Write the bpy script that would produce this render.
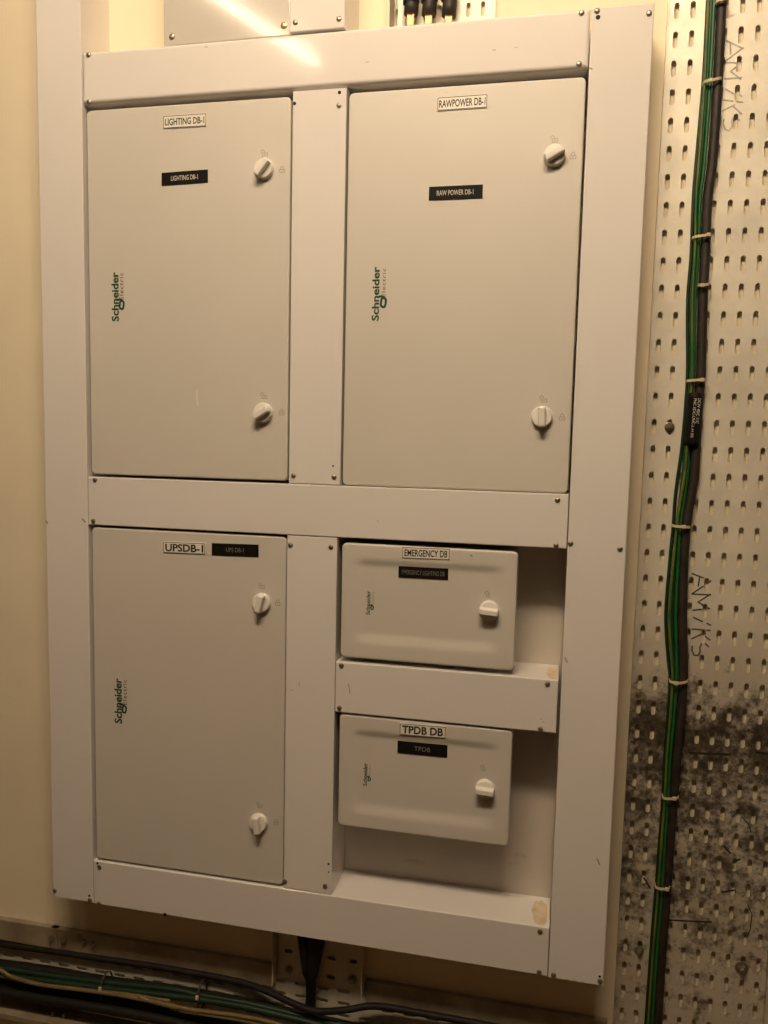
import bpy, bmesh, math, random
from mathutils import Vector, Matrix
random.seed(7)
for o in list(bpy.data.objects): bpy.data.objects.remove(o)
scene = bpy.context.scene
C = scene.collection

# ------------------------------------------------------------------ camera
# frame front = plane y 0, wall = plane y D, x right, z up, metres, z 0 = underside of the trunking frame
D = 0.096
F = 799.674
CAM = Vector((0.96305, -1.36557, 0.95441))
RM = Matrix(((0.9769448, -0.2092549, -0.0423232), (0.2123529, 0.9728981, 0.0915184), (0.0220255, -0.0983958, 0.9949036)))
cam = bpy.data.cameras.new('camera')
cam.sensor_fit = 'VERTICAL'; cam.sensor_height = 36.0; cam.lens = F / 1024 * 36.0
cam.clip_start = 0.02
camo = bpy.data.objects.new('camera', cam); C.objects.link(camo)
r, f, u = RM.col[0], RM.col[1], RM.col[2]
m = Matrix.Identity(4)
for i in range(3):
    m[i][0] = r[i]; m[i][1] = u[i]; m[i][2] = -f[i]; m[i][3] = CAM[i]
camo.matrix_world = m
scene.camera = camo

def at(px, py, y):
    """photo pixel -> point on the plane y (the plane of the thing it touches)"""
    d = RM @ Vector(((px - 384) / F, 1.0, -(py - 512) / F))
    return CAM + d * ((y - CAM.y) / d.y)

# ------------------------------------------------------------------ world, exposure
world = bpy.data.worlds.new('world'); scene.world = world
world.use_nodes = True
world.node_tree.nodes['Background'].inputs[0].default_value = (0.9, 0.75, 0.55, 1)
world.node_tree.nodes['Background'].inputs[1].default_value = 0.02
vs = scene.view_settings
vs.view_transform = 'Standard'; vs.look = 'None'; vs.gamma = 1.0; vs.use_curve_mapping = False
vs.exposure = 0.0
LAMP_COLOR = (1.0, 0.785, 0.54)
LAMP_STRENGTH = 75.0
ADDED_STRENGTH = 48.0

# ------------------------------------------------------------------ materials
def nodes_of(name):
    mt = bpy.data.materials.new(name); mt.use_nodes = True
    nt = mt.node_tree
    return mt, nt, nt.nodes['Principled BSDF']

def mat(name, col, rough=0.5, metal=0.0, var=0.06, scale=6.0, bump=0.0, bscale=300.0, spec=0.5, dark=None):
    """paint or plastic: base colour with slight mottling and a fine relief"""
    mt, nt, b = nodes_of(name)
    tc = nt.nodes.new('ShaderNodeNewGeometry')
    nz = nt.nodes.new('ShaderNodeTexNoise'); nz.inputs['Scale'].default_value = scale; nz.inputs['Detail'].default_value = 6
    nt.links.new(tc.outputs['Position'], nz.inputs['Vector'])
    rp = nt.nodes.new('ShaderNodeValToRGB')
    lo = dark or tuple(c * (1 - var) for c in col)
    rp.color_ramp.elements[0].position = 0.32; rp.color_ramp.elements[0].color = (*lo, 1)
    rp.color_ramp.elements[1].position = 0.68; rp.color_ramp.elements[1].color = (*col, 1)
    nt.links.new(nz.outputs['Fac'], rp.inputs['Fac'])
    nt.links.new(rp.outputs['Color'], b.inputs['Base Color'])
    b.inputs['Roughness'].default_value = rough; b.inputs['Metallic'].default_value = metal
    b.inputs['Specular IOR Level'].default_value = spec
    if bump:
        n2 = nt.nodes.new('ShaderNodeTexNoise'); n2.inputs['Scale'].default_value = bscale; n2.inputs['Detail'].default_value = 2
        nt.links.new(tc.outputs['Position'], n2.inputs['Vector'])
        bp = nt.nodes.new('ShaderNodeBump'); bp.inputs['Strength'].default_value = bump; bp.inputs['Distance'].default_value = 0.001
        nt.links.new(n2.outputs['Fac'], bp.inputs['Height']); nt.links.new(bp.outputs['Normal'], b.inputs['Normal'])
    return mt

M = {}
M['frame'] = mat('white_powder_coat', (0.80, 0.76, 0.73), 0.09, var=0.035, scale=3, bump=0.012, bscale=260)
M['door'] = mat('cream_grey_enamel', (0.67, 0.63, 0.57), 0.42, var=0.05, scale=3, bump=0.12, bscale=320)
M['body'] = mat('board_body_enamel', (0.45, 0.42, 0.38), 0.5)
M['panel'] = mat('grey_panel_enamel', (0.60, 0.565, 0.515), 0.085, var=0.03, bump=0.02, bscale=260)
M['wall'] = mat('cream_wall_paint', (0.87, 0.765, 0.575), 0.75, var=0.06, scale=5, bump=0.15, bscale=120)
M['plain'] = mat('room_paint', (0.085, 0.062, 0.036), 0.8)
M['floor'] = mat('grey_floor_screed', (0.15, 0.09, 0.036), 0.7, var=0.2, scale=8)
M['screw'] = mat('zinc_screw', (0.42, 0.37, 0.29), 0.38, metal=0.9, var=0.2, scale=60)
M['brass'] = mat('brass_screw', (0.75, 0.58, 0.20), 0.3, metal=0.9)
M['dark'] = mat('dark_hole', (0.015, 0.012, 0.01), 0.8)
M['knob'] = mat('white_knob_plastic', (0.82, 0.79, 0.73), 0.4, var=0.03)
M['label_white'] = mat('white_label_tape', (0.82, 0.78, 0.70), 0.4, var=0.03)
M['label_black'] = mat('black_engraved_plastic', (0.009, 0.008, 0.007), 0.55, var=0.2, spec=0.15)
M['ink'] = mat('black_print', (0.02, 0.018, 0.016), 0.6)
M['engrave'] = mat('pale_engraving', (0.62, 0.58, 0.50), 0.6)
M['engrave_dim'] = mat('worn_engraving', (0.20, 0.18, 0.15), 0.6)
M['green_print'] = mat('green_print', (0.008, 0.056, 0.015), 0.5)
M['grey_print'] = mat('grey_print', (0.17, 0.125, 0.085), 0.6)
M['faint_print'] = mat('faint_print', (0.36, 0.31, 0.24), 0.6)
M['marker'] = mat('marker_ink', (0.035, 0.032, 0.03), 0.7, dark=(0.09, 0.08, 0.07), scale=120)
M['marker_faint'] = mat('faint_marker_ink', (0.30, 0.28, 0.24), 0.7, dark=(0.56, 0.51, 0.43), scale=90)
M['cable_black'] = mat('black_cable_sheath', (0.009, 0.008, 0.007), 0.6, scale=40, dark=(0.018, 0.014, 0.011), spec=0.25)
M['cable_dusty'] = mat('dusty_black_sheath', (0.032, 0.022, 0.016), 0.6, dark=(0.012, 0.009, 0.007), scale=45)
M['green'] = mat('green_wire', (0.008, 0.085, 0.020), 0.4, var=0.35, scale=30)
M['green_dark'] = mat('dark_green_wire', (0.005, 0.034, 0.010), 0.45, var=0.35, scale=30)
M['green_light'] = mat('light_green_wire', (0.014, 0.13, 0.032), 0.38, var=0.3, scale=30)
M['green_yellow'] = mat('green_yellow_wire', (0.17, 0.17, 0.02), 0.45, dark=(0.02, 0.10, 0.018), scale=16)
M['green_shaded'] = mat('shaded_green_wire', (0.006, 0.028, 0.010), 0.55, var=0.4, scale=30)  # darker copy of the wire green: shade of the lower tray put into colour
M['tan_wire'] = mat('tan_wire', (0.22, 0.155, 0.065), 0.5, var=0.4, scale=30)
M['tie'] = mat('white_cable_tie', (0.62, 0.52, 0.33), 0.45)
M['tie_dull'] = mat('black_cable_tie', (0.04, 0.035, 0.025), 0.5)
M['copper'] = mat('copper_lug', (0.50, 0.33, 0.17), 0.45, metal=0.5)
M['backboard'] = mat('recess_backboard_paint', (0.62, 0.565, 0.49), 0.55, var=0.08, scale=7)
M['stain'] = mat('rust_stain', (0.60, 0.46, 0.28), 0.7, dark=(0.70, 0.60, 0.46), scale=70)
M['grime'] = mat('grime_smudge', (0.50, 0.44, 0.35), 0.8, dark=(0.60, 0.54, 0.45), scale=60)
M['scuff'] = mat('scuff_mark', (0.30, 0.24, 0.17), 0.8, scale=80)
M['housing'] = mat('lamp_housing', (0.8, 0.78, 0.74), 0.5)

def lamp_mat(LAMP_STRENGTH):
    mt, nt, b = nodes_of('tube_and_added_lamp')
    b.inputs['Base Color'].default_value = (0.9, 0.9, 0.9, 1)
    b.inputs['Emission Color'].default_value = (*LAMP_COLOR, 1)
    b.inputs['Emission Strength'].default_value = LAMP_STRENGTH
    return mt
M['tube'] = lamp_mat(LAMP_STRENGTH)
M['added_lamp'] = lamp_mat(ADDED_STRENGTH)

def galv(name, col, dirt=True):
    """galvanised sheet: soft spangle, and soot and rust grime splashed over the lower half of the riser tray"""
    mt, nt, b = nodes_of(name)
    L = nt.links.new
    g = nt.nodes.new('ShaderNodeNewGeometry')
    def noise(scale, detail=8, rough=0.6, sx=(1, 1, 1)):
        mp = nt.nodes.new('ShaderNodeMapping'); mp.inputs['Scale'].default_value = sx
        L(g.outputs['Position'], mp.inputs['Vector'])
        n = nt.nodes.new('ShaderNodeTexNoise'); n.inputs['Scale'].default_value = scale
        n.inputs['Detail'].default_value = detail; n.inputs['Roughness'].default_value = rough
        L(mp.outputs['Vector'], n.inputs['Vector']); return n.outputs['Fac']
    def ramp(src, p0, p1, c0=(0, 0, 0), c1=(1, 1, 1)):
        rp = nt.nodes.new('ShaderNodeValToRGB'); e = rp.color_ramp.elements
        e[0].position = p0; e[0].color = (*c0, 1); e[1].position = p1; e[1].color = (*c1, 1)
        L(src, rp.inputs['Fac']); return rp
    def math_(op, a, bb):
        n = nt.nodes.new('ShaderNodeMath'); n.operation = op; n.use_clamp = True
        for i, v in enumerate((a, bb)):
            if isinstance(v, (int, float)): n.inputs[i].default_value = v
            else: L(v, n.inputs[i])
        return n.outputs[0]
    def mix(fac, a, bb):
        n = nt.nodes.new('ShaderNodeMix'); n.data_type = 'RGBA'
        L(fac, n.inputs[0])
        for i, v in ((6, a), (7, bb)):
            if isinstance(v, tuple): n.inputs[i].default_value = (*v, 1)
            else: L(v, n.inputs[i])
        return n.outputs[2]
    base = ramp(noise(14, 6, 0.6), 0.35, 0.7, tuple(c * 0.82 for c in col), col).outputs['Color']
    if dirt:
        sep = nt.nodes.new('ShaderNodeSeparateXYZ'); L(g.outputs['Position'], sep.inputs[0])
        rz = nt.nodes.new('ShaderNodeMapRange'); rz.inputs[1].default_value = -0.30; rz.inputs[2].default_value = 1.70
        L(sep.outputs['Z'], rz.inputs[0])
        rp = nt.nodes.new('ShaderNodeValToRGB'); el = rp.color_ramp.elements   # how often splashes hit each height
        stops = [(0.0, 0.72), (0.09, 0.66), (0.19, 0.82), (0.28, 0.90), (0.38, 1.0), (0.43, 0.62), (0.47, 0.30), (0.55, 0.20), (0.66, 0.26), (0.78, 0.06), (1.0, 0.02)]
        el[0].position = stops[0][0]; el[0].color = (*(stops[0][1],) * 3, 1)
        el[1].position = stops[-1][0]; el[1].color = (*(stops[-1][1],) * 3, 1)
        for p_, v_ in stops[1:-1]:
            q = el.new(p_); q.color = (v_, v_, v_, 1)
        L(rz.outputs[0], rp.inputs['Fac'])
        dens = rp.outputs['Color']
        n1 = noise(22, 10, 0.72); n2 = noise(70, 8, 0.7); n3 = noise(7, 6, 0.6)
        amt = math_('MULTIPLY', math_('POWER', dens, 1.6), 0.37)
        thr = math_('SUBTRACT', 0.74, amt)
        d1 = math_('MULTIPLY', math_('SUBTRACT', n1, thr), 7.0)
        thr2 = math_('SUBTRACT', 0.78, amt)
        d2 = math_('MULTIPLY', math_('SUBTRACT', n2, thr2), 6.0)
        film = math_('MULTIPLY', math_('MULTIPLY', dens, n3), 1.15)
        base = mix(film, base, (0.25, 0.185, 0.105))
        base = mix(math_('MULTIPLY', d1, 0.88), base, (0.065, 0.046, 0.028))
        base = mix(math_('MULTIPLY', d2, 0.85), base, (0.035, 0.026, 0.018))
    L(base, b.inputs['Base Color'])
    b.inputs['Metallic'].default_value = 0.25
    rr = ramp(noise(40, 4), 0.3, 0.7, (0.42,) * 3, (0.58,) * 3)
    L(rr.outputs['Color'], b.inputs['Roughness'])
    bp = nt.nodes.new('ShaderNodeBump'); bp.inputs['Strength'].default_value = 0.12; bp.inputs['Distance'].default_value = 0.001
    L(noise(180, 3), bp.inputs['Height']); L(bp.outputs['Normal'], b.inputs['Normal'])
    return mt
M['galv'] = galv('galvanised_sheet_grimy', (0.93, 0.87, 0.74))
M['galv_clean'] = galv('galvanised_sheet', (0.74, 0.68, 0.56), dirt=False)
M['galv_dull'] = mat('galvanised_sheet_dusty', (0.40, 0.325, 0.225), 0.65, metal=0.1, var=0.3, scale=18, dark=(0.24, 0.185, 0.12))

# ------------------------------------------------------------------ builders
WP = {}
def put(name, me, ma, parent=None, loc=(0, 0, 0), rot=None):
    o = bpy.data.objects.new(name, me); C.objects.link(o)
    loc = Vector(loc)
    WP[o] = loc
    if parent is not None:
        o.parent = parent; o.location = loc - WP[parent]
    else: o.location = loc
    if rot: o.rotation_euler = rot
    if ma is not None and me is not None and not me.materials: me.materials.append(M[ma] if isinstance(ma, str) else ma)
    return o

def bm_mesh(bm, name, smooth=False):
    bmesh.ops.recalc_face_normals(bm, faces=bm.faces)
    me = bpy.data.meshes.new(name); bm.to_mesh(me); bm.free()
    if smooth:
        for p_ in me.polygons: p_.use_smooth = True
    return me

def obj(name, bm, ma, parent=None, smooth=False, base=False):
    """world-space bmesh -> object with its origin at the centre (or base) of the piece"""
    lo = Vector((min(v.co.x for v in bm.verts), min(v.co.y for v in bm.verts), min(v.co.z for v in bm.verts)))
    hi = Vector((max(v.co.x for v in bm.verts), max(v.co.y for v in bm.verts), max(v.co.z for v in bm.verts)))
    c = (lo + hi) / 2
    if base: c.z = lo.z
    for v in bm.verts: v.co -= c
    return put(name, bm_mesh(bm, name, smooth), ma, parent, c)

def empty(name, loc, label, cat, group=None):
    o = bpy.data.objects.new(name, None); C.objects.link(o); o.location = loc; WP[o] = Vector(loc)
    o.empty_display_size = 0.05
    return tag(o, label, cat, group)

def tag(o, label, cat, group=None):
    o['label'] = label; o['category'] = cat
    if group: o['group'] = group
    return o

def struct(o): o['kind'] = 'structure'; return o

def box_bm(x0, x1, y0, y1, z0, z1, bev=0.0, seg=2, bm=None, edges=None):
    bm = bm or bmesh.new()
    vs_ = [bm.verts.new((x, y, z)) for x in (x0, x1) for y in (y0, y1) for z in (z0, z1)]
    for q in ((0, 1, 3, 2), (4, 6, 7, 5), (0, 4, 5, 1), (2, 3, 7, 6), (0, 2, 6, 4), (1, 5, 7, 3)):
        bm.faces.new([vs_[i] for i in q])
    if bev:
        es = [e for e in bm.edges if edges is None or edges(e)]
        bmesh.ops.bevel(bm, geom=es, offset=bev, segments=seg, profile=0.5, affect='EDGES')
    return bm

def rounded_slab(x0, x1, z0, z1, yf, yb, rad, edge, n=5):
    """plate in the xz plane with rounded corners and a rolled front edge"""
    bm = bmesh.new()
    def ring(ins, y):
        out = []
        rr = max(rad - ins, 0.0005)
        for cx, cz, a0 in ((x1 - ins - rr, z1 - ins - rr, 0), (x0 + ins + rr, z1 - ins - rr, 90), (x0 + ins + rr, z0 + ins + rr, 180), (x1 - ins - rr, z0 + ins + rr, 270)):
            for k in range(n + 1):
                a = math.radians(a0 + 90 * k / n)
                out.append(bm.verts.new((cx + rr * math.cos(a), y, cz + rr * math.sin(a))))
        return out
    rs = [ring(0, yb)]
    for k in range(4):
        a = math.radians(90 * k / 3)
        rs.append(ring(edge * (1 - math.cos(a)), yf + edge * (1 - math.sin(a))))
    for a_, b_ in zip(rs, rs[1:]):
        for i in range(len(a_)):
            j = (i + 1) % len(a_); bm.faces.new((a_[i], a_[j], b_[j], b_[i]))
    bm.faces.new(rs[0]); bm.faces.new(rs[-1])
    return bm

def tube_bm(pts, rad, n=8, sub=4, bm=None, rads=None):
    """round tube along a smoothed path"""
    bm = bm or bmesh.new()
    P = [Vector(q) for q in pts]
    path = []; rr = []
    for i in range(len(P) - 1):
        a, b_, c, d = P[max(i - 1, 0)], P[i], P[i + 1], P[min(i + 2, len(P) - 1)]
        for k in range(sub):
            t = k / sub
            path.append(0.5 * ((2 * b_) + (c - a) * t + (2 * a - 5 * b_ + 4 * c - d) * t * t + (3 * b_ - a - 3 * c + d) * t ** 3))
            rr.append(rad if rads is None else rads[i] * (1 - t) + rads[i + 1] * t)
    path.append(P[-1]); rr.append(rad if rads is None else rads[-1])
    up = Vector((0, 1, 0)); rings = []
    for i, q in enumerate(path):
        t = (path[min(i + 1, len(path) - 1)] - path[max(i - 1, 0)]).normalized()
        s = t.cross(up)
        if s.length < 1e-4: s = t.cross(Vector((1, 0, 0)))
        s.normalize(); w = s.cross(t)
        rings.append([bm.verts.new(q + (s * math.cos(2 * math.pi * k / n) + w * math.sin(2 * math.pi * k / n)) * rr[i]) for k in range(n)])
    for a_, b_ in zip(rings, rings[1:]):
        for k in range(n): bm.faces.new((a_[k], a_[(k + 1) % n], b_[(k + 1) % n], b_[k]))
    bm.faces.new(rings[0]); bm.faces.new(rings[-1])
    return bm

def lathe_bm(prof, n=20, bm=None, centre=(0, 0, 0)):
    """profile of (radius, y) turned about the y axis"""
    bm = bm or bmesh.new(); c = Vector(centre); rings = []
    for r_, y in prof:
        rings.append([bm.verts.new(c + Vector((r_ * math.cos(2 * math.pi * k / n), y, r_ * math.sin(2 * math.pi * k / n)))) for k in range(n)])
    for a_, b_ in zip(rings, rings[1:]):
        for k in range(n): bm.faces.new((a_[k], a_[(k + 1) % n], b_[(k + 1) % n], b_[k]))
    bm.faces.new(rings[0]); bm.faces.new(rings[-1])
    return bm

def text_bm(body, x0, x1, z0, z1, y, bold=0.0, vertical=False, tracking=1.0, bow=0.0):
    """lettering fitted into a rectangle on the plane y; vertical = reads upwards"""
    cu = bpy.data.curves.new('lettering', 'FONT'); cu.body = body; cu.offset = bold; cu.resolution_u = 3
    cu.space_character = tracking
    to = bpy.data.objects.new('lettering', cu); C.objects.link(to)
    dg = bpy.context.evaluated_depsgraph_get()
    me = bpy.data.meshes.new_from_object(to.evaluated_get(dg))
    bpy.data.objects.remove(to); bpy.data.curves.remove(cu)
    bm = bmesh.new(); bm.from_mesh(me); bpy.data.meshes.remove(me)
    us = [v.co.x for v in bm.verts]; vv = [v.co.y for v in bm.verts]
    u0, u1, v0, v1 = min(us), max(us), min(vv), max(vv)
    for v in bm.verts:
        s = (v.co.x - u0) / (u1 - u0); t = (v.co.y - v0) / (v1 - v0)
        if vertical: v.co = (x1 + (x0 - x1) * t, y, z0 + (z1 - z0) * s)
        else: v.co = (x0 + (x1 - x0) * s, y, z0 + (z1 - z0) * t)
    return bm

def ribbon_bm(strokes, width, y, bm=None):
    """flat pen strokes on the plane y, each stroke a list of (x, z)"""
    bm = bm or bmesh.new()
    for st in strokes:
        for (xa, za), (xb, zb) in zip(st, st[1:]):
            d = Vector((xb - xa, 0, zb - za))
            if d.length < 1e-6: continue
            e = d.normalized() * width * 0.4; nrm = Vector((-d.z, 0, d.x)).normalized() * width / 2
            yk = y - 4e-6 * (len(bm.faces) % 40)      # each stroke a hair above the last, like layered ink
            a = Vector((xa, yk, za)) - e; b_ = Vector((xb, yk, zb)) + e
            bm.faces.new([bm.verts.new(q) for q in (a - nrm, b_ - nrm, b_ + nrm, a + nrm)])
    return bm

def blob_bm(cx, cz, rx, rz, y, n=18, jag=0.16, plane='xz'):
    """irregular flat patch"""
    bm = bmesh.new(); vs_ = []
    for k in range(n):
        a = 2 * math.pi * k / n; s = 1 + random.uniform(-jag, jag)
        if plane == 'xz': vs_.append(bm.verts.new((cx + rx * s * math.cos(a), y, cz + rz * s * math.sin(a))))
        else: vs_.append(bm.verts.new((cx + rx * s * math.cos(a), cz + rz * s * math.sin(a), y)))
    bm.faces.new(vs_)
    return bm

def slotted_bm(xs, zs, a, b, w, h, y0, y1, bm=None, skip=()):
    """sheet of cells (half size a x b), each with a punched obround slot (half size w x h)"""
    bm = bm or bmesh.new()
    hor = w > h
    def hole():
        if hor: W, H = h, w
        else: W, H = w, h
        hs = H - W
        q = []
        def arc(deg): return (W * math.cos(math.radians(deg)), math.sin(math.radians(deg)) * W)
        right = [(W, -hs), (W, 0), (W, hs)]
        top = [(arc(35)[0], hs + arc(35)[1]), (arc(65)[0], hs + arc(65)[1]), (0, H), (-arc(65)[0], hs + arc(65)[1]), (-arc(35)[0], hs + arc(35)[1])]
        left = [(-W, hs), (-W, 0), (-W, -hs)]
        bot = [(-x, -z) for x, z in top]
        q = right + top + left + bot
        if hor: q = [(z, x) for x, z in q]; 
        return q
    A, B = (b, a) if hor else (a, b)
    rect = [(A, -B / 2), (A, 0), (A, B / 2), (A, B), (A / 2, B), (0, B), (-A / 2, B), (-A, B), (-A, B / 2), (-A, 0), (-A, -B / 2), (-A, -B), (-A / 2, -B), (0, -B), (A / 2, -B), (A, -B)]
    if hor: rect = [(z, x) for x, z in rect]
    hl = hole(); N = 16
    for i, x in enumerate(xs):
        for j, z in enumerate(zs):
            vo = [[bm.verts.new((x + p_, y, z + q_)) for p_, q_ in rect] for y in (y0, y1)]
            vi = [[bm.verts.new((x + p_, y, z + q_)) for p_, q_ in hl] for y in (y0, y1)]
            for k in range(N):
                l = (k + 1) % N
                bm.faces.new((vo[0][k], vo[0][l], vi[0][l], vi[0][k]))
                bm.faces.new((vo[1][k], vi[1][k], vi[1][l], vo[1][l]))
                bm.faces.new((vi[0][k], vi[0][l], vi[1][l], vi[1][k]))
    bmesh.ops.remove_doubles(bm, verts=bm.verts, dist=1e-5)
    return bm

# ------------------------------------------------------------------ the room
XL, XR, YF, ZF, ZC = -2.2, 3.4, -4.2, -0.62, 2.615
struct(obj('wall_back', box_bm(XL, XR, D, D + 0.12, ZF, ZC), 'wall'))
struct(obj('wall_left', box_bm(XL - 0.12, XL, YF - 0.12, D + 0.12, ZF, ZC), 'plain'))
struct(obj('wall_right', box_bm(XR, XR + 0.12, YF - 0.12, D + 0.12, ZF, ZC), 'plain'))
struct(obj('wall_front', box_bm(XL, XR, YF - 0.12, YF, ZF, ZC), 'plain'))
struct(obj('floor', box_bm(XL - 0.12, XR + 0.12, YF - 0.12, D + 0.12, ZF - 0.1, ZF), 'floor'))
struct(obj('ceiling', box_bm(XL - 0.12, XR + 0.12, YF - 0.12, D + 0.12, ZC, ZC + 0.1), 'plain'))

# ceiling batten lamps: the diagonal streak reflected in the top rail is the tube of the first one; the second lamp is added
def tube_lamp(e0, e1, label_, ma, rad):
    e0, e1 = Vector(e0), Vector(e1)
    z = e0.z
    t = empty('batten_lamp', (e0 + e1) / 2 + Vector((0, 0, ZC - 0.002 - z)), label_, 'lamp', 'ceiling batten lamps')
    d = (e1 - e0).normalized(); s = Vector((-d.y, d.x, 0))
    bm = bmesh.new(); q = []
    for e_ in (e0 - d * 0.03, e1 + d * 0.03):
        for w_, zz in ((-0.035, z + max(0.035, rad + 0.004)), (0.035, z + max(0.035, rad + 0.004)), (0.028, ZC - 0.002), (-0.028, ZC - 0.002)):
            q.append(bm.verts.new(Vector((e_.x, e_.y, zz)) + s * w_))
    for fc in ((0, 1, 2, 3), (7, 6, 5, 4), (0, 4, 5, 1), (1, 5, 6, 2), (2, 6, 7, 3), (3, 7, 4, 0)): bm.faces.new([q[i] for i in fc])
    obj('housing', bm, 'housing', t)
    for e_, sg in ((e0, -1), (e1, 1)):
        if rad > 0.05: break          # the added opal lamp has no open tube holders
        c = e_ + d * sg * 0.012
        obj('lamp_holder', box_bm(c.x - 0.012, c.x + 0.012, c.y - 0.008, c.y + 0.008, z - 0.018, z + 0.036, 0.003), 'housing', t)
    obj('tube' if rad < 0.05 else 'diffuser', tube_bm([e0, e1], rad, n=12 if rad < 0.05 else 24, sub=1), ma, t, smooth=True)
def on_streak(px, py, y, z):
    """where a mirror on plane y sends the view ray of a pixel at height z"""
    q = at(px, py, y); mc = Vector((CAM.x, 2 * y - CAM.y, CAM.z)); d = q - mc
    return mc + d * ((z - mc.z) / d.z)
E0, E1 = on_streak(222, 0, 0.0, 2.50), on_streak(316, 62, 0.0, 2.50)
E0 = E0 + (E0 - E1) * 0.35
tube_lamp(E0, E1, 'short white ceiling batten lamp with a thin bare tube, pointing at the wall of boards', 'tube', 0.008)
tube_lamp((0.24, -1.25, 2.49), (1.24, -1.25, 2.49), 'ceiling lamp with a wide opal cylinder diffuser, parallel to the wall of boards', 'added_lamp', 0.11)  # unseen lamp added so brightness falls off down the wall, with softer shadows

# ------------------------------------------------------------------ screws (one mesh shared by all)
def screw_mesh():
    bm = lathe_bm([(0.0046, 0.0006), (0.0046, -0.0006), (0.0040, -0.0018), (0.0022, -0.0026), (0.0008, -0.0028)], 12)
    return bm_mesh(bm, 'screw')
SCREW = screw_mesh()
def slot_mesh():
    bm = box_bm(-0.0024, 0.0024, -0.0032, -0.0020, -0.0005, 0.0005)
    box_bm(-0.0005, 0.0005, -0.0032, -0.0020, -0.0024, 0.0024, bm=bm)
    return bm_mesh(bm, 'cross_slot')
HOLE = bm_mesh(lathe_bm([(0.0030, 0.0004), (0.0030, -0.0004)], 12), 'screw_hole')
def screw(parent, px, py, y=0.0, ma='screw', s=1.0):
    q = at(px, py, y)
    o = put('screw', SCREW, ma, parent, (q.x, y, q.z), (0, random.uniform(0, 3), 0))
    o.scale = (s, 1, s)
    return o
SCREW.materials.append(M['screw'])
HOLE.materials.append(M['dark'])
def hole(parent, px, py, y=0.0, s=1.0):
    q = at(px, py, y); o = put('screw_hole', HOLE, None, parent, (q.x, y, q.z)); o.scale = (s, 1, s); return o

# ------------------------------------------------------------------ trunking frame
X0, X1, X2, X3 = 0.0, 0.0913, 0.9849, 1.080
ZT, ZTB, ZM, ZMB, ZS, ZSB, ZB = 1.6265, 1.5378, 0.8595, 0.7674, 0.5402, 0.4468, 0.0925
frame = empty('trunking_frame', (0.54, D, 0.0), 'white metal trunking frame of posts and rails boxed around the five boards', 'frame')
G = 0.0007
front = lambda e: all(v.co.y < 0.01 for v in e.verts)
def member(name, x0, x1, z0, z1, bev=0.0018, y0=0.0):
    return obj(name, box_bm(x0, x1, y0, D - 0.0005, z0, z1, bev, 3, edges=front), 'frame', frame, smooth=False)
post_l = member('post', X0, X1 - G, 0.003, ZC - 0.006)
post_r = member('post', X2 + G, X3, 0.0, ZT)
rail_t = obj('rail', box_bm(X1 + G, X2 - G, 0.0, D - 0.0005, ZTB, ZT, 0.0065, 4, edges=front), 'frame', frame)
rail_m = member('rail', X1 + G, X2 - G, ZMB, ZM)
rail_b = member('rail', X1 + G, X2 - G, 0.002, ZB)
rail_s = member('rail', 0.5855 + G, X2 - 0.0045, ZSB, ZS)
div_u = member('divider', 0.4927, 0.5885, ZM + G, ZTB - 0.004, y0=0.001)
div_l = member('divider', 0.4906, 0.5855 - G, ZB + G, ZMB - G, y0=0.0015)
div_t = member('divider', 0.4865, 0.5830, ZT + 0.003, ZC - 0.006, y0=0.0)
bb = obj('back_panel', box_bm(0.5862, X2, D - 0.0022, D - 0.0006, ZB - 0.004, ZMB + 0.004), 'backboard', frame)
for o_ in (post_l, post_r): o_['label'] = 'tall white side post'
for px, py in ((88.5, 55), (89, 102), (581.5, 13), (579, 64)): screw(rail_t, px, py)
for px, py in ((597, 11), (649, 13.5), (570.5, 543.5), (620, 549), (553.5, 975), (600, 981)): screw(post_r, px, py)
hole(post_r, 598, 17.3, s=1.2); hole(post_r, 599.7, 976.5, s=0.7)
for px, py in ((339, 105.5), (293.5, 475.5), (334, 477)): screw(div_u, px, py, 0.001)
hole(div_u, 294.5, 103.5, 0.001); hole(div_u, 339.5, 92.5, 0.001); hole(div_u, 333, 466, 0.001, 0.6)
for px, py in ((95, 480), (93.5, 521), (557.5, 500), (556, 545.5)): screw(rail_m, px, py)
for px, py in ((290.5, 545), (331, 547), (285, 881.5), (325, 886)): screw(div_l, px, py, 0.0015)
hole(div_l, 328.5, 864, 0.0015, 0.7); hole(div_l, 328.5, 872, 0.0015, 0.5)
for px, py in ((341.5, 665.5), (339.5, 708), (547.5, 684), (540.5, 729)): screw(rail_s, px, py)
for px, py in ((99.5, 867), (99, 903.5), (540, 931.5), (539, 972)): screw(rail_b, px, py)
for px, py in ((54.8, 890.5), (90, 900)): screw(post_l, px, py)
hole(post_l, 89.3, 895.7, s=0.8); hole(rail_b, 97.5, 863.3, s=0.8); hole(rail_b, 165, 914.5, s=1.2)
for px, py in ((295.5, 22.5), (339, 19)): screw(div_t, px, py)

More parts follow.
